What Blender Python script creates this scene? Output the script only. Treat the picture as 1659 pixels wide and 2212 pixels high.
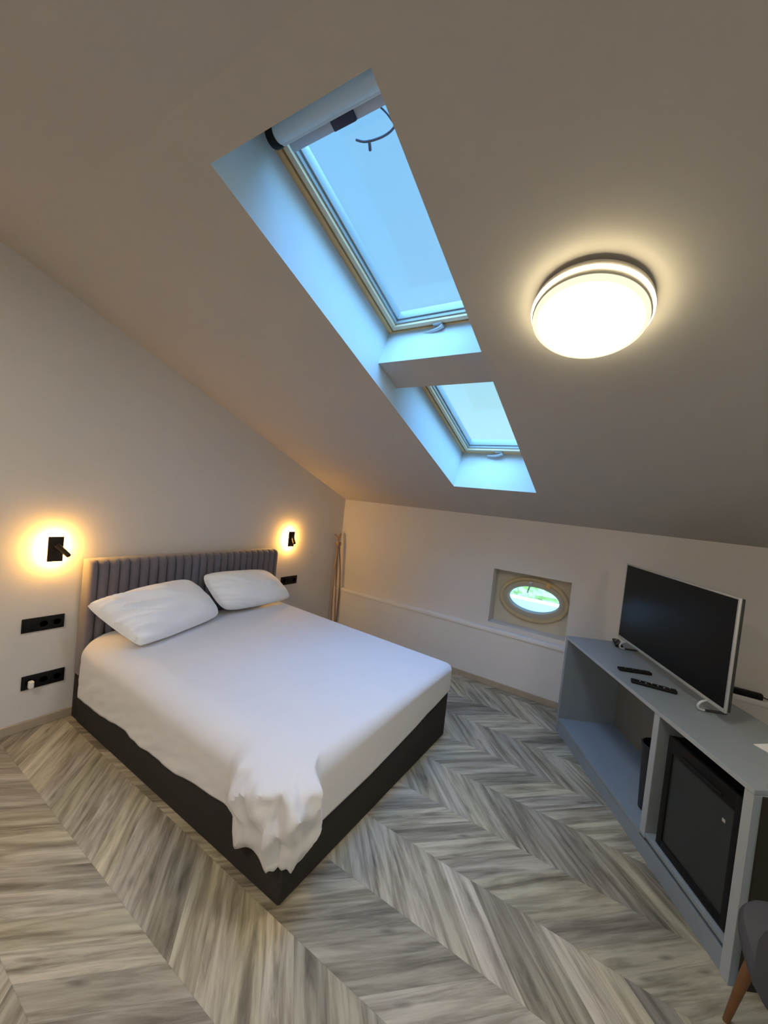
import bpy, bmesh, math, random
from math import sin, cos, pi, radians, sqrt
from mathutils import Vector, Matrix, noise
random.seed(7)
for o in list(bpy.data.objects): bpy.data.objects.remove(o)
SC = bpy.context.scene
COL = SC.collection

# ------------------------------------------------------------------ camera
YAW, PITCH, ROLL, FPX = 1.0005, -0.0323, 0.107, 866.89
fw = Vector((sin(YAW)*cos(PITCH), cos(YAW)*cos(PITCH), sin(PITCH)))
r0 = Vector((cos(YAW), -sin(YAW), 0)); u0 = r0.cross(fw)
rr = cos(ROLL)*r0 + sin(ROLL)*u0; uu = -sin(ROLL)*r0 + cos(ROLL)*u0
cam = bpy.data.cameras.new('camera'); co = bpy.data.objects.new('camera', cam); COL.objects.link(co)
co.matrix_world = Matrix(((rr.x, uu.x, -fw.x, 0), (rr.y, uu.y, -fw.y, 0), (rr.z, uu.z, -fw.z, 1.672), (0, 0, 0, 1)))
cam.sensor_fit = 'HORIZONTAL'; cam.sensor_width = 36.0; cam.lens = FPX*36.0/1659.0
cam.clip_start = 0.02
SC.camera = co

# ------------------------------------------------------------------ sky
SKY_VIEW = .300      # the blue part of the sky that the windows look at
SKY_ZENITH = 4.3    # bright haze overhead
w = bpy.data.worlds.new('sky'); SC.world = w; w.use_nodes = True
nt = w.node_tree; nt.nodes.clear()
def N(nt, t, **kw):
    n = nt.nodes.new(t)
    for k, v in kw.items(): setattr(n, k, v)
    return n
out = N(nt, 'ShaderNodeOutputWorld'); bg = N(nt, 'ShaderNodeBackground')
tc = N(nt, 'ShaderNodeTexCoord'); sep = N(nt, 'ShaderNodeSeparateXYZ')
cr = N(nt, 'ShaderNodeValToRGB'); mr = N(nt, 'ShaderNodeMapRange'); st = N(nt, 'ShaderNodeMapRange')
nt.links.new(tc.outputs['Generated'], sep.inputs[0])
nt.links.new(sep.outputs['Z'], mr.inputs['Value']); mr.inputs['From Min'].default_value = -1; mr.inputs['From Max'].default_value = 1
nt.links.new(mr.outputs[0], cr.inputs[0])
e = cr.color_ramp.elements
e[0].position = 0.0; e[0].color = (.25, .3, .2, 1)
e[1].position = 1.0; e[1].color = (.17, .44, 1.0, 1)
for p, c in ((.46, (.80, .95, .70, 1)), (.5, (.75, .95, .98, 1)), (.57, (.56, .93, 1.0, 1)), (.66, (.42, .79, 1.0, 1)), (.74, (.30, .64, 1.0, 1)), (.84, (.25, .60, 1.0, 1)), (.90, (.18, .46, 1.0, 1))):
    x = e.new(p); x.color = c
dt = N(nt, 'ShaderNodeVectorMath', operation='DOT_PRODUCT'); nt.links.new(tc.outputs['Generated'], dt.inputs[0]); dt.inputs[1].default_value = (-.20, -.15, 1.0)   # the sky is brightest overhead
nt.links.new(dt.outputs['Value'], st.inputs['Value'])
st.inputs['From Min'].default_value = .56; st.inputs['From Max'].default_value = .88
st.inputs['To Min'].default_value = SKY_VIEW; st.inputs['To Max'].default_value = SKY_ZENITH
st.interpolation_type = 'SMOOTHSTEP'
nt.links.new(cr.outputs[0], bg.inputs[0]); nt.links.new(st.outputs[0], bg.inputs[1]); nt.links.new(bg.outputs[0], out.inputs[0])

SC.view_settings.view_transform = 'Standard'; SC.view_settings.look = 'None'
SC.view_settings.exposure = 1.78; SC.view_settings.gamma = 1.0; SC.view_settings.use_curve_mapping = False

LAMP_GLOW = (12.0, 10.4, 7.7)       # ceiling lamp in view
FILL_GLOW = (28.0, 25.2, 21.6)      # unseen ceiling lamps, added to fill the room with light
SCONCE_GLOW = (115.0, 58.0, 11.0)  # halo strips of the bedside lamps

# ------------------------------------------------------------------ materials
def mat(name, col, rough=.6, metal=0., var=.06, scale=8., bump=.0, bscale=60., spec=.5, sheen=0.):
    m = bpy.data.materials.new(name); m.use_nodes = True; t = m.node_tree; b = t.nodes['Principled BSDF']
    b.inputs['Roughness'].default_value = rough; b.inputs['Metallic'].default_value = metal
    b.inputs['Specular IOR Level'].default_value = spec
    if sheen: b.inputs['Sheen Weight'].default_value = sheen
    c = N(t, 'ShaderNodeTexCoord'); n = N(t, 'ShaderNodeTexNoise'); n.inputs['Scale'].default_value = scale; n.inputs['Detail'].default_value = 4
    t.links.new(c.outputs['Object'], n.inputs['Vector'])
    mx = N(t, 'ShaderNodeMix', data_type='RGBA')
    mx.inputs[6].default_value = tuple(x*(1-var) for x in col)+(1,); mx.inputs[7].default_value = tuple(min(1, x*(1+var)) for x in col)+(1,)
    t.links.new(n.outputs[0], mx.inputs[0]); t.links.new(mx.outputs[2], b.inputs['Base Color'])
    if bump:
        n2 = N(t, 'ShaderNodeTexNoise'); n2.inputs['Scale'].default_value = bscale; n2.inputs['Detail'].default_value = 3
        t.links.new(c.outputs['Object'], n2.inputs['Vector'])
        bp = N(t, 'ShaderNodeBump'); bp.inputs['Strength'].default_value = bump; bp.inputs['Distance'].default_value = .01
        t.links.new(n2.outputs[0], bp.inputs['Height']); t.links.new(bp.outputs[0], b.inputs['Normal'])
    return m
def glow(name, col):
    m = bpy.data.materials.new(name); m.use_nodes = True; t = m.node_tree; t.nodes.clear()
    o = N(t, 'ShaderNodeOutputMaterial'); e = N(t, 'ShaderNodeEmission'); s = max(col)
    e.inputs[0].default_value = (col[0]/s, col[1]/s, col[2]/s, 1); e.inputs[1].default_value = s
    t.links.new(e.outputs[0], o.inputs[0]); return m
M_WALL = mat('wall paint', (.68, .645, .615), .9, var=.03, scale=3, bump=.05, bscale=90, spec=.2)
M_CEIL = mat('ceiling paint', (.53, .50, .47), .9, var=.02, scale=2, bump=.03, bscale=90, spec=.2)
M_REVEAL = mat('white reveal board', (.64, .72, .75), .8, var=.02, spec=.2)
M_LEDGE = mat('ledge paint', (.74, .72, .70), .8, var=.03, spec=.2)
M_BASEB = mat('oak skirting', (.42, .34, .25), .6, var=.15, scale=20)
M_PINE = mat('lacquered pine frame', (.80, .50, .22), .45, var=.1, scale=12)
M_PINE2 = mat('pale lacquered sash', (.78, .62, .40), .4, var=.08, scale=12)
M_SASHW = mat('white sash lining', (.34, .37, .37), .35, var=.03)
M_GASKET = mat('brown gasket', (.06, .035, .015), .7)
M_SHEET = mat('white cotton sheet', (.75, .745, .76), .9, var=.02, scale=6, bump=.08, bscale=200, spec=.1, sheen=.1)
M_PILLOW = mat('white pillow cotton', (.92, .92, .94), .9, var=.02, scale=6, bump=.06, bscale=180, spec=.1)
M_MATT = mat('mattress ticking', (.70, .68, .64), .9, var=.04)
M_BEDFAB = mat('charcoal bed fabric', (.045, .040, .037), .95, var=.15, scale=40, bump=.15, bscale=400, spec=.15)
M_HEAD = mat('plum grey velvet', (.150, .138, .172), .8, var=.12, scale=14, bump=.08, bscale=300, spec=.2, sheen=.4)
M_BLACK = mat('black plastic', (.006, .006, .007), .5, var=.1, spec=.2)
M_BLACKM = mat('matt black metal', (.020, .012, .008), .5, var=.1, spec=.25)
M_CAB = mat('grey blue laminate', (.26, .30, .325), .35, var=.04, scale=30)
M_CABIN = mat('grey laminate inside', (.19, .19, .175), .6, var=.05, scale=30)
M_SCREEN = mat('tv screen glass', (.005, .005, .0055), .35, var=.05, spec=.15)
M_SILVER = mat('silver plastic', (.55, .55, .55), .35, metal=.5, var=.03)
M_TVBACK = mat('tv back plastic', (.03, .03, .03), .6)
M_FRGLASS = mat('smoked fridge door glass', (.034, .037, .035), .3, var=.06, scale=5, spec=.25)
M_WHITEPL = mat('white plastic', (.78, .76, .72), .4, var=.02)
M_LAMPW = mat('white lamp metal', (.36, .33, .30), .4, var=.02)
M_LAMPD = mat('brown lamp base', (.10, .08, .06), .6)
M_ALU = mat('grey aluminium', (.55, .60, .64), .35, metal=.3, var=.03)
M_BLIND = mat('blind cassette white', (.62, .70, .72), .5, var=.02)
M_NAVY = mat('dark blue plastic', (.02, .028, .07), .5)
M_CHAIR = mat('grey chair fabric', (.075, .075, .085), .9, var=.1, scale=60, bump=.1, bscale=400, spec=.2)
M_WOOD = mat('walnut stained beech', (.20, .085, .03), .5, var=.25, scale=25)
M_BIN = mat('black bin plastic', (.012, .014, .02), .5)
M_PAPER = mat('white paper', (.85, .85, .85), .8, var=.01)
M_STAND = mat('brown varnished wood', (.30, .20, .14), .6, var=.2, scale=30)
M_OVALF = mat('varnished oval frame', (.56, .45, .27), .4, var=.1, scale=12)
M_OVALS = mat('grey oval sash', (.46, .43, .35), .4, var=.06, scale=12)
M_RECESS = mat('cream recess board', (.62, .565, .44), .7, var=.04, spec=.2)
M_GRASS = mat('hedge leaves', (.62, .80, .22), .8, var=.4, scale=6, bump=.5, bscale=20)
M_PARAPET = mat('white parapet', (.85, .80, .80), .8, var=.05)
M_LAMPGLOW = glow('lamp diffuser', LAMP_GLOW); M_FILLGLOW = glow('fill lamp diffuser', FILL_GLOW); M_RIM = glow('lamp rim', (.33, .31, .22)); M_LAMPGAP = glow('lamp slot light', (9.5, 8.1, 4.9))
M_SCGLOW = glow('sconce halo strip', SCONCE_GLOW)
def glassmat(name, tint, fres=.06):
    m = bpy.data.materials.new(name); m.use_nodes = True; t = m.node_tree; t.nodes.clear()
    o = N(t, 'ShaderNodeOutputMaterial'); tr = N(t, 'ShaderNodeBsdfTransparent'); g = N(t, 'ShaderNodeBsdfGlossy'); x = N(t, 'ShaderNodeMixShader')
    tr.inputs[0].default_value = tint; g.inputs['Roughness'].default_value = .03; x.inputs[0].default_value = fres
    t.links.new(tr.outputs[0], x.inputs[1]); t.links.new(g.outputs[0], x.inputs[2]); t.links.new(x.outputs[0], o.inputs[0]); return m
M_GLASS = glassmat('window glass', (.95, .98, .98, 1), .04)

def floor_mat():
    m = bpy.data.materials.new('chevron oak laminate'); m.use_nodes = True; t = m.node_tree; b = t.nodes['Principled BSDF']
    L = t.links
    def mth(op, a, b_=None, c=None):
        n = N(t, 'ShaderNodeMath', operation=op)
        for i, v in enumerate((a, b_, c)):
            if v is None: continue
            if isinstance(v, (int, float)): n.inputs[i].default_value = v
            else: L.new(v, n.inputs[i])
        return n.outputs[0]
    tc = N(t, 'ShaderNodeTexCoord'); s = N(t, 'ShaderNodeSeparateXYZ'); L.new(tc.outputs['Object'], s.inputs[0])
    X, Y = s.outputs['X'], s.outputs['Y']
    CW, PW = .3265, .150
    xs = mth('DIVIDE', mth('SUBTRACT', X, .8105), CW)
    col = mth('FLOOR', xs); fr = mth('SUBTRACT', xs, col)
    par = mth('SUBTRACT', mth('MULTIPLY', mth('FLOORED_MODULO', col, 2.0), -2.0), -1.0)     # +1 even columns, -1 odd
    lx = mth('MULTIPLY', fr, CW)
    off = mth('ADD', mth('MULTIPLY', mth('FLOORED_MODULO', col, 2.0), CW), 0.0)
    yy = mth('ADD', mth('SUBTRACT', Y, mth('MULTIPLY', lx, par)), mth('MULTIPLY', off, -1.0))
    ys = mth('DIVIDE', yy, PW); row = mth('FLOOR', ys); fy = mth('SUBTRACT', ys, row)
    # random per plank
    cb = N(t, 'ShaderNodeCombineXYZ'); L.new(col, cb.inputs[0]); L.new(row, cb.inputs[1])
    wn = N(t, 'ShaderNodeTexWhiteNoise', noise_dimensions='3D'); L.new(cb.outputs[0], wn.inputs['Vector'])
    rnd = wn.outputs['Value']; wc = N(t, 'ShaderNodeSeparateColor'); L.new(wn.outputs['Color'], wc.inputs[0])
    # along / across plank coordinates
    al = mth('ADD', mth('MULTIPLY', lx, 1.414), mth('MULTIPLY', rnd, 37.0)); ac = mth('MULTIPLY', fy, PW*.707)
    gv = N(t, 'ShaderNodeCombineXYZ'); L.new(mth('MULTIPLY', al, 1.7), gv.inputs[0]); L.new(mth('MULTIPLY', ac, 18.0), gv.inputs[1]); L.new(mth('MULTIPLY', wc.outputs[1], 20.0), gv.inputs[2])
    n1 = N(t, 'ShaderNodeTexNoise'); n1.inputs['Scale'].default_value = 1.35; n1.inputs['Detail'].default_value = 7; n1.inputs['Roughness'].default_value = .62; n1.inputs['Distortion'].default_value = .5; L.new(gv.outputs[0], n1.inputs['Vector'])
    gv2 = N(t, 'ShaderNodeCombineXYZ'); L.new(mth('MULTIPLY', al, 5.0), gv2.inputs[0]); L.new(mth('MULTIPLY', ac, 90.0), gv2.inputs[1]); L.new(mth('MULTIPLY', rnd, 9.0), gv2.inputs[2])
    n2 = N(t, 'ShaderNodeTexNoise'); n2.inputs['Scale'].default_value = 1.2; n2.inputs['Detail'].default_value = 5; L.new(gv2.outputs[0], n2.inputs['Vector'])
    # knots
    kv = N(t, 'ShaderNodeCombineXYZ'); L.new(mth('MULTIPLY', al, 3.0), kv.inputs[0]); L.new(mth('MULTIPLY', ac, 9.0), kv.inputs[1]); L.new(rnd, kv.inputs[2])
    vo = N(t, 'ShaderNodeTexVoronoi'); vo.inputs['Scale'].default_value = 1.1; L.new(kv.outputs[0], vo.inputs['Vector'])
    knot = mth('SUBTRACT', 1.0, mth('MINIMUM', mth('MULTIPLY', vo.outputs['Distance'], 7.0), 1.0))
    ramp = N(t, 'ShaderNodeValToRGB'); L.new(n1.outputs[0], ramp.inputs[0]); e = ramp.color_ramp.elements
    e[0].position = .28; e[0].color = (.115, .094, .070, 1); e[1].position = .72; e[1].color = (.54, .485, .39, 1)
    for p, c in ((.40, (.235, .20, .152, 1)), (.50, (.35, .307, .24, 1)), (.58, (.44, .39, .31, 1))):
        x = e.new(p); x.color = c
    v = mth('ADD', .70, mth('MULTIPLY', rnd, .55))
    v = mth('MULTIPLY', v, mth('ADD', .88, mth('MULTIPLY', n2.outputs[0], .24)))
    v = mth('MULTIPLY', v, mth('SUBTRACT', 1.0, mth('MULTIPLY', knot, .55)))
    edge = mth('MINIMUM', mth('MINIMUM', mth('MULTIPLY', fy, PW), mth('MULTIPLY', mth('SUBTRACT', 1.0, fy), PW)), mth('MINIMUM', lx, mth('SUBTRACT', CW, lx)))
    em = mth('MINIMUM', mth('ADD', .84, mth('MULTIPLY', edge, 60.0)), 1.0)
    v = mth('MULTIPLY', v, em)
    hs = N(t, 'ShaderNodeMix', data_type='RGBA', blend_type='MULTIPLY'); hs.inputs[0].default_value = 1.0
    L.new(ramp.outputs[0], hs.inputs[6]); cv = N(t, 'ShaderNodeCombineColor')
    L.new(v, cv.inputs[0]); L.new(v, cv.inputs[1]); L.new(mth('MULTIPLY', v, mth('ADD', .86, mth('MULTIPLY', wc.outputs[2], .12))), cv.inputs[2])
    L.new(cv.outputs[0], hs.inputs[7]); L.new(hs.outputs[2], b.inputs['Base Color'])
    b.inputs['Roughness'].default_value = .48; b.inputs['Specular IOR Level'].default_value = .35
    bp = N(t, 'ShaderNodeBump'); bp.inputs['Strength'].default_value = .15; bp.inputs['Distance'].default_value = .003; L.new(v, bp.inputs['Height']); L.new(bp.outputs[0], b.inputs['Normal'])
    return m
M_FLOOR = floor_mat()

# ------------------------------------------------------------------ helpers
def mesh_obj(name, bm, material, parent=None, smooth=False, kind=None, mats=None):
    bmesh.ops.recalc_face_normals(bm, faces=bm.faces)
    me = bpy.data.meshes.new(name); bm.to_mesh(me); bm.free()
    if smooth:
        for p in me.polygons: p.use_smooth = True
        try: me.set_sharp_from_angle(angle=radians(38))
        except Exception: pass
    for m in (mats or [material]): me.materials.append(m)
    o = bpy.data.objects.new(name, me); COL.objects.link(o)
    if parent: o.parent = parent
    if kind: o['kind'] = kind
    return o
def struct(name, bm, material, smooth=False, mats=None, parent=None):
    return mesh_obj(name, bm, material, smooth=smooth, kind=None if parent else 'structure', mats=mats, parent=parent)
def thing(name, label, cat, M=None, group=None):
    o = bpy.data.objects.new(name, None); COL.objects.link(o); o.empty_display_size = .1
    if M is not None: o.matrix_world = M
    o['label'] = label; o['category'] = cat
    if group: o['group'] = group
    return o
def tag(o, label, cat, group=None):
    o['label'] = label; o['category'] = cat
    if group: o['group'] = group
    return o
def box(bm, a, b, M=None, bev=0., seg=2):
    a = Vector(a); b = Vector(b); c = (a+b)/2; s = b-a
    r = bmesh.ops.create_cube(bm, size=1.0)
    vs = r['verts']
    for v in vs: v.co = Vector((v.co.x*s.x+c.x, v.co.y*s.y+c.y, v.co.z*s.z+c.z))
    if bev:
        es = list({e for v in vs for e in v.link_edges})
        r2 = bmesh.ops.bevel(bm, geom=es, offset=bev, segments=seg, affect='EDGES', profile=.5, clamp_overlap=True)
        vs = list({v for f in r2['faces'] for v in f.verts} | {v for v in vs if v.is_valid})
    if M is not None: bmesh.ops.transform(bm, matrix=M, verts=vs)
    return vs
def lathe(bm, prof, M=None, n=48, cap0=True, cap1=True):
    rings = []
    for r, z in prof:
        rings.append([bm.verts.new((r*cos(2*pi*i/n), r*sin(2*pi*i/n), z)) for i in range(n)])
    for k in range(len(rings)-1):
        for i in range(n):
            bm.faces.new((rings[k][i], rings[k][(i+1) % n], rings[k+1][(i+1) % n], rings[k+1][i]))
    if cap0: bm.faces.new(rings[0])
    if cap1: bm.faces.new(rings[-1])
    if M is not None: bmesh.ops.transform(bm, matrix=M, verts=[v for r in rings for v in r])
def tube(bm, pts, rad, n=10, closed=False):
    pts = [Vector(p) for p in pts]; rings = []
    if not hasattr(rad, '__len__'): rad = [rad]*len(pts)
    up = None
    for i, p in enumerate(pts):
        a = pts[max(i-1, 0)]; b = pts[min(i+1, len(pts)-1)]
        if closed: a = pts[i-1]; b = pts[(i+1) % len(pts)]
        d = (b-a).normalized()
        if up is None: up = Vector((0, 0, 1)) if abs(d.z) < .9 else Vector((1, 0, 0))
        x = d.cross(up).normalized(); up = x.cross(d).normalized()
        rings.append([bm.verts.new(p+rad[i]*(cos(2*pi*j/n)*x+sin(2*pi*j/n)*up)) for j in range(n)])
    m = len(rings)
    for k in range(m if closed else m-1):
        A, B = rings[k], rings[(k+1) % m]
        for j in range(n): bm.faces.new((A[j], A[(j+1) % n], B[(j+1) % n], B[j]))
    if not closed: bm.faces.new(rings[0]); bm.faces.new(rings[-1])
def smoothpath(pts, k=6):
    P = [Vector(p) for p in pts]; o = []
    for i in range(len(P)-1):
        a = P[max(i-1, 0)]; b = P[i]; c = P[i+1]; d = P[min(i+2, len(P)-1)]
        for j in range(k):
            t = j/k
            o.append(.5*((2*b)+(c-a)*t+(2*a-5*b+4*c-d)*t*t+(-a+3*b-3*c+d)*t**3))
    o.append(P[-1]); return o
def boxobj(name, a, b, material, parent=None, bev=0., M=None, **k):
    bm = bmesh.new(); box(bm, a, b, M, bev); return mesh_obj(name, bm, material, parent, smooth=bev > 0, **k)

# ------------------------------------------------------------------ dimensions of the room
XB, YA, ZT = 3.9035, 3.0832, 1.6165          # knee wall, gable wall, top of knee wall
XS, ZC = .6811, 2.8442                       # line where the slope meets the flat ceiling
XL, YB = -2.2, -2.8                          # walls behind the camera
TH = math.atan((ZC-ZT)/(XB-XS))
# slope frame: local x runs down the slope, local y = world y, local z = outward through the roof
SLOPE = Matrix(((cos(TH), 0, sin(TH), XS), (0, 1, 0, 0), (-sin(TH), 0, cos(TH), ZC), (0, 0, 0, 1)))
ZL, XLED = .5409, 3.8465                     # ledge
SY0, SY1, SS0, SS1 = .7188, 1.4157, .157, 2.798

# floor
bm = bmesh.new(); box(bm, (XL-.2, YB-.2, -.1), (XB+.3, YA+.3, 0)); struct('floor', bm, M_FLOOR)
# gable wall behind the bed, back and left walls (follow the roof outline)
def gable(y0, y1, name):
    bm = bmesh.new()
    tz = (ZC-ZT)/(XB-XS)
    prof = [(XL-.1, 0), (XB+.25, 0), (XB+.25, ZT-.25*tz+.002), (XS, ZC+.002), (XL-.1, ZC+.002)]
    a = [bm.verts.new((x, y0, z)) for x, z in prof]; b = [bm.verts.new((x, y1, z)) for x, z in prof]
    bm.faces.new(a); bm.faces.new(b)
    for i in range(5): bm.faces.new((a[i], a[(i+1) % 5], b[(i+1) % 5], b[i]))
    struct(name, bm, M_WALL)
gable(YA, YA+.15, 'wall_back')
# wall behind the viewer, with an unseen window added for fill daylight
bm = bmesh.new(); WX0, WX1, WZ0, WZ1 = -1.5, .45, .85, 2.25
box(bm, (XL-.15, YB-.15, 0), (WX0, YB, ZC)); box(bm, (WX1, YB-.15, 0), (XS, YB, ZC)); box(bm, (WX0, YB-.15, 0), (WX1, YB, WZ0)); box(bm, (WX0, YB-.15, WZ1), (WX1, YB, ZC))
pr_ = [(XS, 0), (XB+.25, 0), (XB+.25, ZT-.09), (XS, ZC+.002)]
a = [bm.verts.new((x, YB-.15, z)) for x, z in pr_]; b = [bm.verts.new((x, YB, z)) for x, z in pr_]
bm.faces.new(a); bm.faces.new(b)
for i in range(4): bm.faces.new((a[i], a[(i+1) % 4], b[(i+1) % 4], b[i]))
struct('wall_front', bm, M_WALL)
bm = bmesh.new(); box(bm, (XL-.15, YB, 0), (XL, YA, ZC+.002)); struct('wall_left', bm, M_WALL)

# ceiling: flat part, and the slope with the skylight shaft cut through it
bm = bmesh.new(); box(bm, (XL-.15, YB-.15, ZC), (XS, YA+.15, ZC+.45))
TS = .43; LS = 3.95
def v3(s, y, t): return bm.verts.new(SLOPE @ Vector((s, y, t)))
o_ = [(0, YB-.15), (LS, YB-.15), (LS, YA+.15), (0, YA+.15)]; h_ = [(SS0, SY0), (SS1, SY0), (SS1, SY1), (SS0, SY1)]
ob = [v3(*p, 0) for p in o_]; hb = [v3(*p, 0) for p in h_]; ot = [v3(*p, TS) for p in o_]; ht = [v3(*p, TS) for p in h_]
rev = []
for i in range(4):
    j = (i+1) % 4
    bm.faces.new((ob[i], ob[j], hb[j], hb[i])); bm.faces.new((ot[i], ot[j], ht[j], ht[i])); bm.faces.new((ob[i], ob[j], ot[j], ot[i]))
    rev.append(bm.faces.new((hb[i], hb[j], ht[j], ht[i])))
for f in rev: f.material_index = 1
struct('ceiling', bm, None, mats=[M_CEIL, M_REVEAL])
# beam across the shaft between the two roof windows
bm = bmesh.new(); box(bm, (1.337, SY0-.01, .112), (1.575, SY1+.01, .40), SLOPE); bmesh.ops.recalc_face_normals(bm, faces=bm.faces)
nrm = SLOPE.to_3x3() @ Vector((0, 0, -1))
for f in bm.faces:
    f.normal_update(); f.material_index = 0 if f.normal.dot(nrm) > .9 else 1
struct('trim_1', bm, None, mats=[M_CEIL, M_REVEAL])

# knee wall: thick lower part with a ledge, upper part with the recess of the oval window
bm = bmesh.new(); box(bm, (XLED, YB, 0), (XB+.25, YA, ZL), bev=.006); struct('wall_right', bm, M_LEDGE)
OY0, OY1, OZ0, OZ1, OD = .459, 1.160, .585, 1.112, .15
OCY, OCZ, ORY, ORZ = .795, .862, .318, .212
bm = bmesh.new()
def ring4(x, pts): return [bm.verts.new((x, y, z)) for y, z in pts]
tz = (ZC-ZT)/(XB-XS)
O = ring4(XB, [(YB, ZL-.02), (YA, ZL-.02), (YA, ZT+.05), (YB, ZT+.05)]); I = ring4(XB, [(OY0, OZ0), (OY1, OZ0), (OY1, OZ1), (OY0, OZ1)])
for i in range(4): bm.faces.new((O[i], O[(i+1) % 4], I[(i+1) % 4], I[i]))
K = 64
def per(x, fn): return [bm.verts.new((x,)+fn(2*pi*i/K)) for i in range(K)]
def rect(a):
    c, s = cos(a), sin(a); hy, hz = (OY1-OY0)/2, (OZ1-OZ0)/2; m = max(abs(c)/1, abs(s)/1); return ((OY0+OY1)/2+hy*c/m, (OZ0+OZ1)/2+hz*s/m)
ell = lambda k: (lambda a: (OCY+ORY*k*cos(a), OCZ+ORZ*k*sin(a)))
R1 = per(XB, rect); R2 = per(XB+OD, rect); R3 = per(XB+OD, ell(.97)); R4 = per(XB+.30, ell(.97)); R5 = per(XB+.30, lambda a: tuple(2.2*(p-q_)+q_ for p, q_ in zip(rect(a), ((OY0+OY1)/2, (OZ0+OZ1)/2))))
for A, B in ((R1, R2), (R2, R3), (R3, R4), (R4, R5)):
    for i in range(K):
        f = bm.faces.new((A[i], A[(i+1) % K], B[(i+1) % K], B[i]))
        if A is R2: f.material_index = 1
struct('wall_right', bm, None, mats=[M_WALL, M_RECESS])
# outer leaf of the knee wall, so that daylight only enters through the windows
bm = bmesh.new(); 
O = ring4(XB+.24, [(YB, 0), (YA, 0), (YA, ZT+.1), (YB, ZT+.1)]); I = ring4(XB+.24, [(.30, .45), (1.30, .45), (1.30, 1.25), (.30, 1.25)])
for i in range(4): bm.faces.new((O[i], O[(i+1) % 4], I[(i+1) % 4], I[i]))
r_ = bmesh.ops.extrude_face_region(bm, geom=list(bm.faces)); bmesh.ops.translate(bm, vec=(.05, 0, 0), verts=[v for v in r_['geom'] if isinstance(v, bmesh.types.BMVert)])
struct('wall_right', bm, M_WALL)

bm = bmesh.new(); box(bm, (XLED-.008, YB, ZL-.035), (XB-.001, YA-.001, ZL+.002), bev=.004); struct('trim_2', bm, mat('white ledge cap', (.82, .80, .79), .7, var=.02, spec=.2), smooth=True)
# skirting boards
bm = bmesh.new(); box(bm, (XL, YA-.014, 0), (XLED, YA, .058), bev=.003); struct('baseboard_back', bm, M_BASEB)
bm = bmesh.new(); box(bm, (XLED-.014, YB, 0), (XLED, YA-.014, .055), bev=.003); struct('baseboard_right', bm, M_BASEB)

# ------------------------------------------------------------------ roof windows
def ringbox(bm, s0, s1, y0, y1, t0, t1, w, M, bev=.003):
    box(bm, (s0, y0, t0), (s0+w, y1, t1), M, bev); box(bm, (s1-w, y0, t0), (s1, y1, t1), M, bev)
    box(bm, (s0+w-.001, y0, t0), (s1-w+.001, y0+w, t1), M, bev); box(bm, (s0+w-.001, y1-w, t0), (s1-w+.001, y1, t1), M, bev)
def roof_window(n, s0, s1):
    e_ = bpy.data.objects.new('window_%d' % n, None); COL.objects.link(e_); e_['kind'] = 'structure'
    y0, y1 = SY0-.004, SY1+.004; t = .33
    bm = bmesh.new(); ringbox(bm, s0, s1, y0, y1, t, t+.10, .034, SLOPE); mesh_obj('window_frame', bm, M_PINE, e_, True)
    bm = bmesh.new(); ringbox(bm, s0+.030, s1-.030, y0+.030, y1-.030, t+.016, t+.09, .022, SLOPE, 0); mesh_obj('gasket', bm, M_GASKET, e_)
    bm = bmesh.new(); ringbox(bm, s0+.049, s1-.049, y0+.049, y1-.049, t-.006, t+.085, .026, SLOPE); sash = mesh_obj('sash', bm, M_PINE2, e_, True)
    bm = bmesh.new(); ringbox(bm, s0+.071, s1-.071, y0+.071, y1-.071, t+.012, t+.09, .012, SLOPE, .002); ringbox(bm, s0+.080, s1-.080, y0+.080, y1-.080, t+.035, t+.09, .012, SLOPE, .002); mesh_obj('glazing_bead', bm, M_SASHW, sash, True)
    bm = bmesh.new(); box(bm, (s0+.078, y0+.078, t+.065), (s1-.078, y1-.078, t+.072), SLOPE); mesh_obj('pane', bm, M_GLASS, sash)
    # lever handle on the bottom rail
    bm = bmesh.new(); yc = 1.075
    box(bm, (s1-.062, yc-.028, t-.014), (s1-.040, yc+.028, t-.004), SLOPE, .004)
    pts = [SLOPE @ Vector(p) for p in smoothpath([(s1-.046, yc-.035, t-.020), (s1-.036, yc+.0, t-.030), (s1-.026, yc+.055, t-.032), (s1-.022, yc+.10, t-.026)])]
    tube(bm, pts, [.013-.006*i/(len(pts)-1) for i in range(len(pts))], 12); mesh_obj('window_handle', bm, M_ALU, e_, True)
    return e_
roof_window(1, .16, 1.362); roof_window(2, 1.572, 2.795)

# unseen window behind the viewer, added to brighten the room
e_ = bpy.data.objects.new('window_4', None); COL.objects.link(e_); e_['kind'] = 'structure'
bm = bmesh.new()
for a, b in (((WX0, YB-.12, WZ0), (WX0+.06, YB-.05, WZ1)), ((WX1-.06, YB-.12, WZ0), (WX1, YB-.05, WZ1)), ((WX0, YB-.12, WZ0), (WX1, YB-.05, WZ0+.06)), ((WX0, YB-.12, WZ1-.06), (WX1, YB-.05, WZ1)), ((-.56, YB-.12, WZ0), (-.49, YB-.05, WZ1))): box(bm, a, b)
mesh_obj('window_frame', bm, M_PINE2, e_)
bm = bmesh.new(); box(bm, (WX0+.05, YB-.09, WZ0+.05), (WX1-.05, YB-.084, WZ1-.05)); mesh_obj('pane', bm, M_GLASS, e_)
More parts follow.
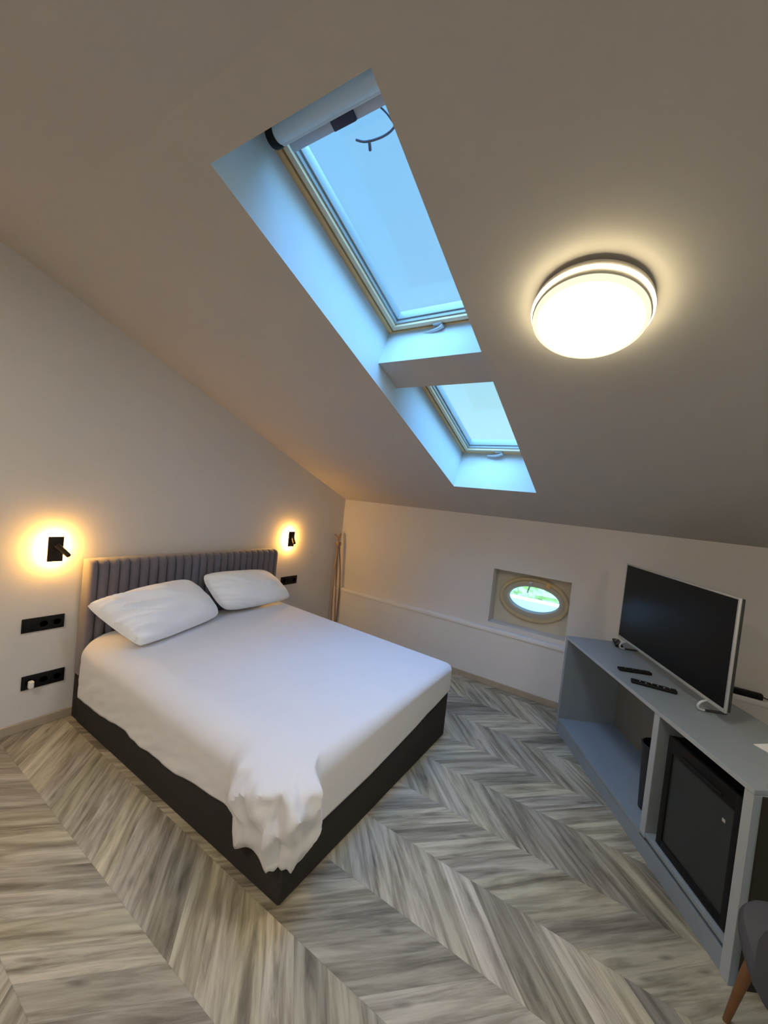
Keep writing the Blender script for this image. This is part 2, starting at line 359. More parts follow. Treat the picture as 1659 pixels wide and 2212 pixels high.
# oval window
e_ = bpy.data.objects.new('window_3', None); COL.objects.link(e_); e_['kind'] = 'structure'
def ovalring(bm, prof, n=72):     # prof: list of (scale_y, scale_z, x)
    rs = [[bm.verts.new((x, OCY+ry*cos(2*pi*i/n), OCZ+rz*sin(2*pi*i/n))) for i in range(n)] for ry, rz, x in prof]
    m = len(rs)
    for k in range(m):
        A, B = rs[k], rs[(k+1) % m]
        for i in range(n): bm.faces.new((A[i], A[(i+1) % n], B[(i+1) % n], B[i]))
x0 = XB+OD
bm = bmesh.new(); ovalring(bm, [(.322, .214, x0+.0), (.322, .214, x0-.022), (.312, .205, x0-.03), (.288, .183, x0-.03), (.280, .175, x0-.02), (.280, .175, x0)]); mesh_obj('window_frame', bm, M_OVALF, e_, True)
bm = bmesh.new(); ovalring(bm, [(.284, .179, x0+.03), (.284, .179, x0-.014), (.274, .170, x0-.020), (.242, .130, x0-.018), (.233, .118, x0+.005), (.230, .115, x0+.03)]); sash = mesh_obj('sash', bm, M_OVALS, e_, True)
bm = bmesh.new(); a = [bm.verts.new((x0+.012, OCY+.236*cos(2*pi*i/72), OCZ+.121*sin(2*pi*i/72))) for i in range(72)]; b = [bm.verts.new(v.co+Vector((.005, 0, 0))) for v in a]
bm.faces.new(a); bm.faces.new(b)
for i in range(72): bm.faces.new((a[i], a[(i+1) % 72], b[(i+1) % 72], b[i]))
mesh_obj('pane', bm, M_GLASS, sash)
bm = bmesh.new(); tube(bm, smoothpath([(x0-.03, .83, 1.010), (x0-.045, .832, .99), (x0-.048, .842, .95), (x0-.045, .845, .925)]), .006, 8); box(bm, (x0-.03, .815, .995), (x0-.018, .845, 1.03), bev=.003); mesh_obj('window_handle', bm, M_ALU, e_, True)
bm = bmesh.new(); box(bm, (x0-.038, .655, 1.000), (x0-.012, .690, 1.045), bev=.004); mesh_obj('hinge', bm, M_PINE, e_, True)

# outside of the oval window: white parapet and a hedge on the terrace
tag(boxobj('parapet', (6.2, -2.5, -.6), (6.45, 4.5, .40), M_PARAPET, bev=.01), 'white parapet seen through the oval window', 'parapet')
bm = bmesh.new(); bmesh.ops.create_icosphere(bm, subdivisions=5, radius=1.0)
for v in bm.verts:
    d = v.co.normalized(); k_ = 1+.12*noise.noise(d*4)+.08*noise.noise(d*13)+.05*noise.noise(d*30)
    v.co = Vector((7.6+.6*d.x*k_, 1.15+.75*d.y*k_, .18+.62*d.z*k_))
tag(mesh_obj('shrub', bm, M_GRASS, smooth=False), 'light green shrub behind the parapet outside the oval window', 'shrub')

# ------------------------------------------------------------------ roller blind in the upper roof window
bl = thing('roller_blind', 'white rolled-up blind at the top of the upper roof window', 'blind', SLOPE)
def loc(parent, name, bm, m, smooth=True): return mesh_obj(name, bm, m, parent, smooth)
bm = bmesh.new(); Ry = Matrix.Translation((.262, 0, .285)) @ Matrix.Rotation(pi/2, 4, 'X')
lathe(bm, [(.036, -1.318), (.036, -.742)], Ry, 28); loc(bl, 'blind_roll', bm, M_BLIND)
bm = bmesh.new(); lathe(bm, [(.041, -1.350), (.043, -1.345), (.043, -1.320), (.041, -1.316)], Ry, 28); loc(bl, 'end_cap', bm, M_BLACK)
bm = bmesh.new(); box(bm, (.262, .745, .262), (.300, 1.316, .300), None, .006); loc(bl, 'cassette_front', bm, M_BLIND)
bm = bmesh.new(); box(bm, (.302, .745, .278), (.336, 1.300, .292), None, .005); loc(bl, 'bottom_bar', bm, mat('grey blind bar', (.50, .54, .60), .4, metal=.2)); bar = bl.children[-1]
bm = bmesh.new(); box(bm, (.300, .985, .268), (.334, 1.085, .296), None, .004); mesh_obj('grip', bm, M_NAVY, bl, True)
bm = bmesh.new()
tube(bm, smoothpath([(.325, .868, .285), (.352, .866, .288), (.395, .868, .290), (.408, .885, .290), (.414, .92, .290), (.412, .965, .290), (.404, 1.005, .290), (.388, 1.032, .290)]), .0042, 8)
tube(bm, smoothpath([(.330, .895, .285), (.36, .880, .288), (.396, .870, .290)]), .0030, 8)
tube(bm, smoothpath([(.408, .985, .290), (.420, .990, .292), (.438, .998, .290)]), [.0065]+[.006]*11+[.0025], 8)
loc(bl, 'cord', bm, mat('grey cord', (.16, .20, .28), .8))

# ------------------------------------------------------------------ ceiling lamp (on the slope)
def ceiling_lamp(M, label, gm=None):
    t = thing('ceiling_lamp', label, 'lamp', M)
    D = Matrix.Rotation(pi, 4, 'X')       # profile z counts away from the ceiling
    def part(nm, prof, m, **k):
        bm = bmesh.new(); lathe(bm, prof, D, 96, **k); return mesh_obj(nm, bm, m, t, True)
    part('mount', [(.172, .0), (.172, .028)], M_LAMPD)
    part('outer_ring', [(.165, .024), (.198, .024), (.202, .029), (.202, .048), (.199, .052), (.165, .052)], M_LAMPW)
    part('light_slot', [(.170, .052), (.2045, .0525), (.2045, .0575), (.170, .058)], M_LAMPGAP)
    part('inner_ring', [(.16, .058), (.198, .058), (.200, .062), (.197, .078), (.188, .080), (.16, .080)], M_LAMPW)
    part('diffuser', [(.150, .076), (.187, .078), (.189, .084), (.185, .093), (.172, .098), (.12, .101), (.05, .102), (.005, .102)], gm or M_LAMPGLOW)
    part('diffuser_rim', [(.184, .079), (.193, .080), (.194, .087), (.188, .094), (.180, .0965), (.176, .0955)], M_RIM, cap0=False, cap1=False)
    return t
sc = (1.645-XS)/cos(TH)
ceiling_lamp(SLOPE @ Matrix.Translation((sc, .243, 0)), 'round white ceiling lamp glowing on the sloped ceiling')
ceiling_lamp(Matrix.Translation((.1, -1.9, ZC)), 'added round white fill lamp on the flat ceiling behind the viewer', M_FILLGLOW)
ceiling_lamp(Matrix.Translation((-.9, 1.6, ZC)), 'added round white fill lamp, unseen, on the flat ceiling near the bed wall', M_FILLGLOW)

# ------------------------------------------------------------------ bed
bx0, bx1, by0, byh = 1.1692, 2.7689, 1.0508, 2.975
bed = thing('bed', 'double bed with charcoal upholstered base and plum ribbed headboard', 'bed', Matrix.Translation((1.97, 2.0, 0)))
def bedpart(name, bm, m, smooth=True, parent=None):
    bmesh.ops.translate(bm, vec=(-1.97, -2.0, 0), verts=bm.verts); return mesh_obj(name, bm, m, parent or bed, smooth)
bm = bmesh.new(); box(bm, (bx0, by0, .0), (bx1, byh, .325), bev=.012, seg=3); bedpart('bed_base', bm, M_BEDFAB)
bm = bmesh.new(); box(bm, (bx0+.005, byh, .0), (bx1-.005, YA-.016, 1.045), bev=.01); hbd = bedpart('headboard', bm, M_BEDFAB)
edges = [1.172, 1.222]+[1.222+.0655*i for i in range(1, 24)]+[bx1+.002]
for a, b in zip(edges[:-1], edges[1:]):
    bm = bmesh.new(); wv = b-a; n = 10; Hh = 1.068; rows = []
    zs = [.30, .5, .8, Hh-.05, Hh-.03, Hh-.014, Hh-.004, Hh]
    ins = [0, 0, 0, 0, .002, .010, .024, .05]
    for z, q_ in zip(zs, ins):
        row = []
        for i in range(n+1):
            u = i/n; p = sin(pi*u)**.55
            row.append(bm.verts.new((a+wv*u, byh-.004-(.030*p)*(1-q_/.05)+q_*.9*(1 if q_ else 0), z)))
        for xx, yy in ((b, YA-.02), (a, YA-.02)): row.append(bm.verts.new((xx, yy, z)))
        rows.append(row)
    m_ = len(rows[0])
    for r1, r2 in zip(rows[:-1], rows[1:]):
        for i in range(m_): bm.faces.new((r1[i], r1[(i+1) % m_], r2[(i+1) % m_], r2[i]))
    bm.faces.new(rows[0]); bm.faces.new(rows[-1])
    bedpart('padded_channel', bm, M_HEAD)
# mattress
def ztop(y): return .533+.047*max(0, min(1, (y-by0)/1.9))
bm = bmesh.new(); vs = box(bm, (bx0+.055, by0+.035, .326), (bx1-.035, byh-.006, .512), bev=.075, seg=5)
for v in bm.verts:
    if v.co.z > .45: v.co.z += (ztop(v.co.y)-.533)
tag(mesh_obj('mattress', bm, M_MATT, smooth=True), 'mattress under the white sheet on the bed base', 'mattress')

# sheet: flat top plus a skirt that hangs over three sides and bunches at the near corner
WL, WF, RC = .17, .055, .045
ox0, ox1, oy0, oyh = bx0-.010, bx1+.008, by0-.010, 2.925
def lerp(a, b, t): return a+(b-a)*t
def interp(tab, x):
    if x <= tab[0][0]: return tab[0][1]
    for (a, va), (b, vb) in zip(tab[:-1], tab[1:]):
        if x <= b: return va+(vb-va)*(x-a)/(b-a)
    return tab[-1][1]
HEM_L = [(1.0, .185), (1.06, .180), (1.13, .170), (1.217, .158), (1.27, .160), (1.305, .175), (1.325, .195), (1.345, .245), (1.38, .268), (1.594, .246), (1.75, .225), (1.91, .212), (2.15, .212), (2.354, .220), (2.5, .205), (2.61, .194), (2.94, .185)]
HEM_F = [(1.19, .178), (1.26, .190), (1.305, .205), (1.325, .22), (1.350, .236), (1.746, .246), (2.0, .268), (2.243, .290), (2.4, .312), (2.502, .318), (2.65, .336), (2.8, .350)]
path = []    # (outline point, normal, inner point, hem z, corner weight, wrinkle weight)
ny = 150
for i in range(ny+1):
    y = lerp(oyh, oy0+RC, (i/ny)); qy = lerp(oyh, oy0+WF, i/ny); cw = max(0, min(1, (1.40-y)/.10)) * 1.0
    path.append(((ox0, y), (-1, 0), (ox0+WL, qy), interp(HEM_L, y), cw, 1.0))
for i in range(1, 24):
    a = i/24*pi/2
    path.append(((ox0+RC-RC*cos(a), oy0+RC-RC*sin(a)), (-cos(a), -sin(a)), (ox0+WL, oy0+WF), lerp(.180, .178, i/24)+.008*sin(i*.9), 1.0, 1.0))
nx_ = 110
for i in range(nx_+1):
    x = lerp(ox0+RC, ox1-RC, (i/nx_)); cw = max(0, min(1, (1.345-x)/.07))
    path.append(((x, oy0), (0, -1), (lerp(ox0+WL, ox1-.05, i/nx_), oy0+WF), interp(HEM_F, x), cw, .15))
for i in range(1, 10):
    a = i/10*pi/2
    path.append(((ox1-RC+RC*sin(a), oy0+RC-RC*cos(a)), (sin(a), -cos(a)), (ox1-.05, oy0+WF), .352, 0, .1))
for i in range(ny+1):
    y = lerp(oy0+RC, oyh, i/ny)
    path.append(((ox1, y), (1, 0), (ox1-.05, lerp(oy0+WF, oyh, i/ny)), .34, 0, .2))
bm = bmesh.new(); NT = 34; cols = []
for pi_, (P, nn, Q, hem, cw, ww) in enumerate(path):
    P = Vector(P); Q = Vector(Q); nn = Vector(nn); d = P-Q; L_ = d.length; col = []
    for j in range(NT+1):
        t = j/NT; side_w = min(1, (L_-.04)/.13) if L_ > .04 else 0
        tr = .42
        z0 = ztop(max(Q.y, by0)); rad = lerp(.035, .13, side_w)
        if cw > 0: rad = lerp(rad, .06, cw)
        if t < tr:
            a = t/tr*pi/2; h = sin(a); z = z0-rad*(1-cos(a)); f = 0
        else:
            h = 1; f = (t-tr)/(1-tr); z = lerp(z0-rad, hem, f)
        p = Q+d*h
        # loose folds
        drop = max(0, (t-.25)/.75)
        W_ = noise.noise(Vector((p.y*5.5+z*7, z*5, 3.1)))*.011+noise.noise(Vector((p.y*13+z*16, z*16, 1.1)))*.006
        wav = ww*W_*drop
        flare = .004+.006*drop*ww
        if cw > 0:
            s_ = pi_*.082
            ph = s_*2.1+z*6+2.0*noise.noise(Vector((P.x*6, P.y*6, z*5)))
            ridge = 1-2*abs(noise.noise(Vector((P.x*9+3, P.y*9, z*5)))*1.6)
            fold = .016*sin(ph)+.020*sin(s_*4.6+z*7+1.5*noise.noise(Vector((P.x*5, P.y*5, z*8))))+.024*ridge+.013*(1-2*abs(sin(s_*1.3-z*14+.6)))+.010*noise.noise(Vector((P.x*24, P.y*24, z*18)))
            bulge = .046*sin(pi*min(1, drop*1.02))**.8+.020*drop
            flare += cw*(bulge+fold*sin(pi*min(1., drop*.72+.14)))
            z += cw*(.010*sin(s_*3.3+1.5)+.006*sin(s_*9))*drop
        p = p+nn*(max(flare+wav, .002))*min(1, t/.35)
        if t >= tr or True:
            z = z+(0 if t < .05 else 0)
        col.append(bm.verts.new((p.x, p.y, z)))
    cols.append(col)
for A, B in zip(cols[:-1], cols[1:]):
    for j in range(NT):
        try: bm.faces.new((A[j], A[j+1], B[j+1], B[j]))
        except ValueError: pass
# top
gx = nx_; gy = ny; top = []
for j in range(gy+1):
    y = lerp(oy0+WF, oyh, j/gy); row = []
    for i in range(gx+1):
        x = lerp(ox0+WL, ox1-.05, i/gx); fade = min(1, i/40, (gx-i)/40, j/40)
        z = ztop(y)+fade*(  .006*noise.noise(Vector((x*2.2, y*2.2, 0)))+.0015*noise.noise(Vector((x*7, y*5, 5))))
        row.append(bm.verts.new((x, y, z)))
    top.append(row)
for j in range(gy):
    for i in range(gx): bm.faces.new((top[j][i], top[j][i+1], top[j+1][i+1], top[j+1][i]))
bmesh.ops.remove_doubles(bm, verts=bm.verts, dist=.0004)
sheet = mesh_obj('bed_sheet', bm, M_SHEET, smooth=True)
for p in sheet.data.polygons: p.use_smooth = True
md = sheet.modifiers.new('thick', 'SOLIDIFY'); md.thickness = .003; md.offset = 1
tag(sheet, 'white sheet covering the mattress, bunched at the near corner', 'sheet')

# pillows
def pillow(label, TL, TR, BR, BL, front, back, seed, pinch, wr, round_=.10):
    bm = bmesh.new(); TL, TR, BR, BL = map(Vector, (TL, TR, BR, BL)); n, m = 72, 52
    nrm = ((TR-TL).cross(TL-BL)).normalized()
    if nrm.z < 0: nrm = -nrm
    c0 = (TL+TR+BR+BL)/4; sides = []
    for sgn, th in ((1, front), (-1, back)):
        g = []
        for j in range(m+1):
            row = []
            for i in range(n+1):
                u = -1+2*i/n; v = -1+2*j/m
                # rounded, slightly concave outline with soft corners
                rnd_ = round_*(abs(u)*abs(v))**4*(1 if (u > 0 or seed > 5) else .25)
                k1 = (1-rnd_)*(1+pinch*(1-u*u)*abs(v)**3); k2 = (1-rnd_)*(1+pinch*(1-v*v)*abs(u)**3)
                a = (u*k2+1)/2; b = (v*k1+1)/2
                p = BL*(1-a)*(1-b)+BR*a*(1-b)+TR*a*b+TL*(1-a)*b
                T = max(0, (1-abs(u)**2.4))**.48*max(0, (1-abs(v)**2.4))**.48
                wn_ = noise.noise(Vector((u*1.8+seed, v*1.8, sgn)))*.10
                cr_ = (wr*(1-2.4*abs(noise.noise(Vector((u*1.0+seed*3, v*2.7+u*1.6, 2.0)))))*max(0, (.25-u))*.048+.010*noise.noise(Vector((u*2.5, v*2.5+seed, 4.0))))*T**.4
                p = p+nrm*(sgn*th*T*(1+wn_)+(cr_ if sgn > 0 else 0))+nrm*.006*noise.noise(Vector((u*2+seed, v*2, 9)))
                row.append(bm.verts.new(p))
            g.append(row)
        sides.append(g)
        for j in range(m):
            for i in range(n): bm.faces.new((g[j][i], g[j][i+1], g[j+1][i+1], g[j+1][i]))
    bmesh.ops.remove_doubles(bm, verts=bm.verts, dist=.0009)
    o = mesh_obj('pillow', bm, M_PILLOW, smooth=True)
    for p in o.data.polygons: p.use_smooth = True
    return tag(o, label, 'pillow', 'white pillows on the bed')
pillow('creased white pillow with a pointed corner, on the side of the two long wall sockets', (1.115, 2.835, .815), (1.805, 2.875, .898), (2.045, 2.745, .605), (1.300, 2.515, .600), .125, .035, 3.3, .035, 1.0)
pillow('smooth white pillow on the side of the bed nearer the sloped ceiling corner', (1.905, 2.890, .925), (2.580, 2.890, .905), (2.835, 2.770, .612), (2.075, 2.765, .615), .115, .030, 8.1, .03, .25)

# ------------------------------------------------------------------ bedside lamps and sockets on the gable wall
def sconce(x, z, label, q=1.0):
    t = thing('wall_lamp', label, 'lamp', Matrix.Translation((x, YA, z)), 'black bedside wall lamps')
    bm = bmesh.new(); box(bm, (-.024, -.036, -.060), (.024, 0, .060)); mesh_obj('back_box', bm, M_LAMPD, t)
    bm = bmesh.new()
    box(bm, (-.033, -.034, -.070), (-.0245, -.022, .070)); box(bm, (.0245, -.034, -.070), (.033, -.022, .070)); box(bm, (-.0245, -.034, .061), (.0245, -.022, .070)); box(bm, (-.0245, -.034, -.070), (.0245, -.022, -.061))
    mesh_obj('halo_light', bm, M_SCGLOW, t)
    bm = bmesh.new(); box(bm, (-.040, -.050, -.078), (.040, -.036, .078), bev=.003); mesh_obj('plate', bm, M_BLACKM, t, True)
    bm = bmesh.new(); tube(bm, [(.008, -.05, .015), (.008, -.075, .012)], .009, 14); arm = mesh_obj('swivel', bm, M_BLACKM, t, True)
    bm = bmesh.new(); tube(bm, [(-.005, -.070, .030), (.010*q, -.085, .012), (.022*q, -.115, -.006), (.034*q, -.150, -.026)], [.014, .015, .015, .013], 16); mesh_obj('reading_spot', bm, M_BLACKM, arm, True)
sconce(1.008, 1.142, 'black backlit wall lamp with small spot, beside the left end of the headboard')
sconce(3.012, 1.152, 'black backlit wall lamp with small spot, between the headboard and the room corner', -1.6)

def socket(x0, x1, zc, label, kinds):
    t = thing('wall_socket', label, 'socket', Matrix.Translation((x0, YA, zc)), 'black wall sockets')
    W_ = x1-x0; h = .0435
    bm = bmesh.new(); box(bm, (0, -.009, -h), (W_, 0, h), bev=.0025); mesh_obj('cover_frame', bm, M_BLACK, t, True)
    n = len(kinds); pw = (W_-.012)/n
    for i, k_ in enumerate(kinds):
        a = .006+pw*i+.004; b = .006+pw*(i+1)-.004; c = (a+b)/2
        bm = bmesh.new()
        if k_ == 's':
            R_ = Matrix.Translation((c, -.009, 0)) @ Matrix.Rotation(pi/2, 4, 'X')
            lathe(bm, [(.026, .0), (.026, .003), (.0205, .003), (.0195, -.006)], R_, 32); box(bm, (c-.012, -.006, -.002), (c-.006, -.0025, .002)); box(bm, (c+.006, -.006, -.002), (c+.012, -.0025, .002))
            mesh_obj('socket_outlet', bm, M_BLACK, t, True)
        else:
            box(bm, (a, -.0125, -.030), (c-.0007, -.0085, .030), bev=.001); box(bm, (c+.0007, -.0125, -.030), (b, -.0085, .030), bev=.001)
            mesh_obj('switch_rocker', bm, M_BLACK, t, True)
    return t
socket(.883, 1.098, .665, 'long black triple wall socket left of the bed, upper of the two', 'wss')
socket(.903, 1.122, .302, 'long black triple wall socket left of the bed, low on the wall', 'sss')
socket(2.960, 3.190, .702, 'black wall socket to the right of the headboard', 'sws')
bm = bmesh.new(); box(bm, (.930, YA-.045, .270), (.958, YA-.013, .318), bev=.009, seg=3); tag(mesh_obj('plug_adapter', bm, M_WHITEPL, smooth=True), 'small white plug in the low black wall socket', 'plug')

# folded stand in the corner
t = thing('folding_stand', 'thin brown folded wooden stand leaning in the room corner', 'stand', Matrix.Translation((3.78, 3.0, 0)))
for p in ([(-.030, -.02, .0), (-.050, .0, .60), (-.005, .02, 1.08), (.055, .045, 1.20)], [(.04, -.03, .0), (.055, -.02, .58), (.015, .03, 1.08), (-.045, .055, 1.19)], [(.005, -.05, .0), (-.01, -.01, .6), (.005, .04, 1.10)]):
    bm = bmesh.new(); tube(bm, smoothpath(p), .009, 8); mesh_obj('pole', bm, M_STAND, t, True)
bm = bmesh.new(); box(bm, (-.022, .005, 1.055), (.030, .045, 1.10), bev=.006); mesh_obj('hub', bm, M_STAND, t, True)

# ------------------------------------------------------------------ tv cabinet: local x = along the front (from the window end), y = depth away from the room, z up
ANG = 1.0399
cd = Vector((-sin(ANG), -cos(ANG), 0)); cn = Vector((cos(ANG), -sin(ANG), 0))
CAB = Matrix(((cd.x, cn.x, 0, 3.4688), (cd.y, cn.y, 0, .4019), (0, 0, 1, 0), (0, 0, 0, 1)))
H, LC, DC = .7536, 1.690, .53
cab = thing('tv_cabinet', 'long grey blue open cabinet and desk top under the television', 'cabinet', CAB)
def cp(name, bm, m, smooth=False): return mesh_obj(name, bm, m, cab, smooth)
Ci = CAB.inverted()
E2 = Ci @ Vector((2.62, -1.21, 0)); E3 = Ci @ Vector((3.05, -.87, 0))
bm = bmesh.new(); pl = [(-.005, 0), (-.005, DC), (1.16, DC), (E3.x, E3.y), (E2.x, E2.y), (LC, 0)]
a = [bm.verts.new((x, y, H-.020)) for x, y in pl]; b = [bm.verts.new((x, y, H)) for x, y in pl]
bm.faces.new(a); bm.faces.new(b)
for i in range(len(pl)): bm.faces.new((a[i], a[(i+1) % len(pl)], b[(i+1) % len(pl)], b[i]))
bmesh.ops.recalc_face_normals(bm, faces=bm.faces); bmesh.ops.bevel(bm, geom=list(bm.edges), offset=.0015, segments=1, affect='EDGES'); cp('worktop', bm, M_CAB)
for xa, xb in ((0, .034), (1.108, 1.150), (1.648, 1.690)):
    bm = bmesh.new(); box(bm, (xa, 0.001, 0 if xa != 1.108 else .10), (xb, .50, H-.0205), bev=.0015); cp('side_panel', bm, M_CAB)
bm = bmesh.new(); box(bm, (.0345, .002, .088), (1.1075, .43, .110), bev=.0015); cp('bottom_board', bm, M_CAB)
bm = bmesh.new(); box(bm, (1.1505, .002, .110), (1.6475, .43, .132), bev=.0015); cp('bottom_board', bm, M_CAB)
bm = bmesh.new(); box(bm, (.0345, .006, 0), (1.6475, .024, .0875)); cp('plinth', bm, M_CAB)
bm = bmesh.new(); box(bm, (.0345, .43, .09), (1.6475, .445, H-.021)); cp('back_panel', bm, M_CABIN)
bm = bmesh.new(); box(bm, (1.6905, .030, 0), (1.700, .50, H-.021)); mesh_obj('knee_shade', bm, mat('painted knee shade', (.030, .027, .020), .7, spec=.2), cab)  # near-black colour stands in for the shaded knee space under the desk
EB = mat('light grey edge band', (.40, .42, .43), .45, var=.03)
bm = bmesh.new(); box(bm, (-.004, -.0015, H-.0195), (LC-.001, -.0002, H-.0005)); cp('edge_band', bm, EB)
for xa, xb in ((1.109, 1.149), (1.649, 1.689)):
    bm = bmesh.new(); box(bm, (xa, -.0005, .114 if xa < 1.5 else .002), (xb, .0008, H-.021)); cp('edge_band', bm, EB)
# desk wing: back panel and end panel
d1 = (E3-Vector((1.25, DC-.02, 0))); 
bm = bmesh.new(); A_ = Vector((1.70, .42, 0)); B_ = E3-(E3-Vector((1.16, DC, 0))).normalized()*.03
dirv = (B_-A_).normalized(); nv = Vector((-dirv.y, dirv.x, 0))*.009
q8 = [A_-nv, B_-nv, B_+nv, A_+nv]
a = [bm.verts.new((p.x, p.y, .0)) for p in q8]; b = [bm.verts.new((p.x, p.y, H-.021)) for p in q8]
bm.faces.new(a); bm.faces.new(b)
for i in range(4): bm.faces.new((a[i], a[(i+1) % 4], b[(i+1) % 4], b[i]))
cp('back_panel', bm, M_CABIN)
bm = bmesh.new(); dv = (E3-E2).normalized(); nv = Vector((-dv.y, dv.x, 0))*.018; A_ = E2+dv*.02+nv*1.2; B_ = E3-dv*.05+nv*1.2
q8 = [A_-nv, B_-nv, B_+nv, A_+nv]
a = [bm.verts.new((p.x, p.y, .0)) for p in q8]; b = [bm.verts.new((p.x, p.y, H-.021)) for p in q8]
bm.faces.new(a); bm.faces.new(b)
for i in range(4): bm.faces.new((a[i], a[(i+1) % 4], b[(i+1) % 4], b[i]))
cp('side_panel', bm, M_CAB)

# mini fridge in the second niche
fr = thing('mini_fridge', 'black mini fridge with a dark glass door in the cabinet niche', 'fridge', CAB @ Matrix.Translation((0, 0, .132)))
bm = bmesh.new(); box(bm, (1.205, .060, 0.002), (1.632, .42, .54), bev=.006); mesh_obj('body', bm, M_BLACK, fr, True)
bm = bmesh.new(); ringb = lambda x0, x1, z0, z1, wl, wt, ya, yb: [box(bm, (x0, ya, z0), (x0+wl, yb, z1), bev=.003), box(bm, (x1-wl, ya, z0), (x1, yb, z1), bev=.003), box(bm, (x0+wl-.002, ya, z0), (x1-wl+.002, yb, z0+wl), bev=.003), box(bm, (x0+wl-.002, ya, z1-wt), (x1-wl+.002, yb, z1), bev=.003)]
ringb(1.203, 1.634, .004, .540, .036, .070, .018, .058); door = mesh_obj('door_frame', bm, M_BLACK, fr, True)
bm = bmesh.new(); box(bm, (1.236, .026, .036), (1.600, .050, .474)); mesh_obj('door_glass', bm, M_FRGLASS, door)
bm = bmesh.new(); box(bm, (1.30, .012, .486), (1.54, .018, .496), bev=.002); mesh_obj('door_grip', bm, mat('dark grey trim', (.012, .012, .012), .5, spec=.2), door, True)
bm = bmesh.new(); box(bm, (1.543, .0245, .388), (1.558, .026, .402), bev=.0005); mesh_obj('door_mark', bm, M_SILVER, door)  # small silver square on the door glass

# waste bin in the open niche
bm = bmesh.new(); n_ = 40
lathe(bm, [(.060, .0), (.068, .004), (.080, .30), (.083, .345), (.088, .350), (.088, .362), (.080, .366), (.077, .352), (.064, .02)], CAB @ Matrix.Translation((.950, .16, .1105)), 40, True, True)
tag(mesh_obj('waste_bin', bm, M_BIN, smooth=True), 'black waste bin standing in the open cabinet niche', 'bin')

# television
TVL = Vector((.053, .362, 0)); TVR = Vector((1.205, .262, 0)); dv = (TVR-TVL).normalized(); TW = (TVR-TVL).length; bk = Vector((-dv.y, dv.x, 0))
TVM = CAB @ Matrix(((dv.x, bk.x, 0, TVL.x), (dv.y, bk.y, 0, TVL.y), (0, 0, 1, .812), (0, 0, 0, 1)))
tv = thing('television', 'large black television with silver frame standing on the cabinet', 'television', TVM)
TH_ = .568
bm = bmesh.new(); b_ = .010
box(bm, (0, 0, 0), (b_, .012, TH_), bev=.002); box(bm, (TW-b_-.002, 0, 0), (TW, .012, TH_), bev=.002); box(bm, (b_-.001, 0, TH_-b_), (TW-b_, .012, TH_), bev=.002); box(bm, (b_-.001, -.001, 0), (TW-b_, .012, .018), bev=.002)
mesh_obj('bezel', bm, M_SILVER, tv, True)
bm = bmesh.new(); box(bm, (b_, .003, .018), (TW-b_, .0115, TH_-b_)); mesh_obj('screen', bm, M_SCREEN, tv)
bm = bmesh.new(); box(bm, (.004, .0125, .004), (TW-.004, .030, TH_-.004), bev=.004); box(bm, (.15, .0305, .05), (TW-.15, .065, .36), bev=.012); mesh_obj('back_shell', bm, M_TVBACK, tv, True)
for fx in (.135, TW-.13):
    bm = bmesh.new()
    tube(bm, smoothpath([(fx, .010, .004), (fx, -.014, -.004), (fx, -.030, -.014), (fx, -.038, -.030), (fx, -.034, -.044), (fx, -.018, -.050), (fx, -.004, -.0505)]), .0065, 10)
    mesh_obj('foot', bm, M_ALU, tv, True); bm = bmesh.new()
    tube(bm, [(fx, -.003, -.0505), (fx, .10, -.0505)], .006, 10)
    tube(bm, smoothpath([(fx, .012, .004), (fx, .05, -.020), (fx, .085, -.042), (fx, .10, -.051)]), .0065, 10)
    mesh_obj('foot_brace', bm, M_TVBACK, tv, True)  # brace coloured dark to merge with the shade under the television

# remotes
def remote(label, a, b, w, rows, m=M_BLACK, bright=False):
    a = Vector((a[0], a[1], 0)); b = Vector((b[0], b[1], 0)); d = (b-a).normalized(); n = Vector((-d.y, d.x, 0)); L_ = (b-a).length
    M = CAB @ Matrix(((d.x, n.x, 0, a.x), (d.y, n.y, 0, a.y), (0, 0, 1, H+.0005), (0, 0, 0, 1)))
    t = thing('remote_control', label, 'remote control', M, 'remote controls on the cabinet')
    bm = bmesh.new(); box(bm, (0, -w/2, 0), (L_, w/2, .017), bev=.007, seg=3); mesh_obj('body', bm, m, t, True)
    for i in range(rows):
        for j in (-1, 0, 1):
            bm = bmesh.new(); x = L_*(.2+.65*i/max(1, rows-1)); s_ = w*.085
            box(bm, (x-s_*.9, j*w*.27-s_, .0165), (x+s_*.9, j*w*.27+s_, .0190), bev=.0008)
            mesh_obj('button', bm, M_SILVER if (bright and (i+j) % 3 == 0) else mat_btn, t, True)
mat_btn = mat('dark grey buttons', (.05, .05, .055), .5)
remote('short plain black remote control, middle one of the three on the cabinet', (.615, .075), (.635, .265), .044, 4)
remote('long black remote control with a light button, closest to the fridge niche', (.788, .055), (.885, .258), .048, 6, bright=True)
remote('black remote control with silver buttons by the far end of the television', (-.055+.03, .395), (.150, .330), .050, 5, bright=True)

# white card on the worktop at the right
M = CAB @ Matrix.Translation((1.42, .33, H+.001)) @ Matrix.Rotation(.25, 4, 'Z')
bm = bmesh.new(); box(bm, (-.075, -.035, 0), (.07, .06, .002), M); tag(mesh_obj('paper_card', bm, M_PAPER), 'white paper card lying on the grey worktop', 'card')

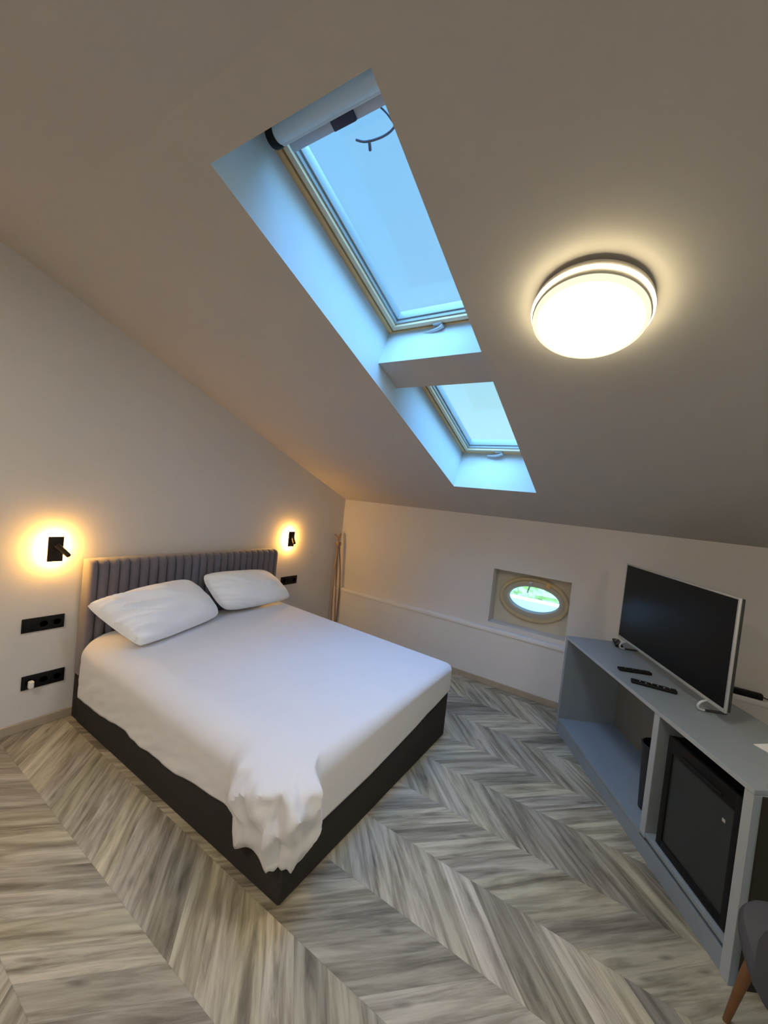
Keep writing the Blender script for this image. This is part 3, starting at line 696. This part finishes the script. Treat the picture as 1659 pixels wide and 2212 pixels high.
# power strip on the ledge behind the television
t = thing('power_strip', 'black power strip lying on the wall ledge behind the television', 'power strip', Matrix.Translation((3.874, -.76, ZL+.002)))
bm = bmesh.new(); box(bm, (-.024, -.085, .0005), (.024, .085, .040), bev=.006); mesh_obj('body', bm, M_BLACK, t, True)
bm = bmesh.new(); tube(bm, smoothpath([(0, -.085, .02), (-.003, -.14, .012), (.0, -.30, .006), (.004, -.5, .006)]), .004, 8); mesh_obj('cable', bm, M_BLACK, t, True)

# ------------------------------------------------------------------ chair in front of the desk
ch = thing('desk_chair', 'grey upholstered chair with brown wooden legs in front of the desk', 'chair', Matrix.Translation((1.66, -.65, 0)))
# moulded seat shell
bm = bmesh.new(); n_ = 48; lay = []
def superell(a, rx, ry, p=3.2):
    c, s = cos(a), sin(a); k_ = (abs(c)**p+abs(s)**p)**(-1/p); return rx*c*k_, ry*s*k_
for rx, ry, z, dz in ((.17, .21, .385, 0), (.205, .240, .395, 0), (.222, .256, .425, 0), (.225, .258, .455, 0), (.215, .248, .475, 0), (.19, .225, .482, 0), (.10, .12, .470, 0)):
    lay.append([bm.verts.new((superell(2*pi*i/n_, rx, ry)[0], superell(2*pi*i/n_, rx, ry)[1], z)) for i in range(n_)])
for A, B in zip(lay[:-1], lay[1:]):
    for i in range(n_): bm.faces.new((A[i], A[(i+1) % n_], B[(i+1) % n_], B[i]))
bm.faces.new(lay[0]); bm.faces.new(lay[-1]); mesh_obj('seat', bm, M_CHAIR, ch, True)
# curved backrest wrapping the rear of the seat (rear = towards -x)
bm = bmesh.new(); cols = []
for i in range(33):
    a = radians(112+136*i/32); c, s = superell(a, .235, .262, 2.6); k_ = sin(pi*i/32)
    h = .46+.36*k_**.45; pro = []
    for (tt, zz) in ((0, .43), (0, (.43+h)/2), (0, h-.015), (.5, h), (1, h-.015), (1, (.43+h)/2), (1, .43)):
        lean = 1+.12*(zz-.43)/.4; rr_ = lean*(1-.13*tt); pro.append(bm.verts.new((c*rr_-.02, s*rr_, zz)))
    cols.append(pro)
for A, B in zip(cols[:-1], cols[1:]):
    for j in range(len(A)): bm.faces.new((A[j], A[(j+1) % len(A)], B[(j+1) % len(A)], B[j]))
bm.faces.new(cols[0]); bm.faces.new(cols[-1]); mesh_obj('backrest', bm, M_CHAIR, ch, True)
for sx in (1, -1):
    for sy in (1, -1):
        bm = bmesh.new(); tube(bm, [(sx*.150, sy*.170, .395), (sx*.178, sy*.198, .2), (sx*.205, sy*.222, .0)], [.019, .016, .010], 14); mesh_obj('leg', bm, M_WOOD, ch, True)
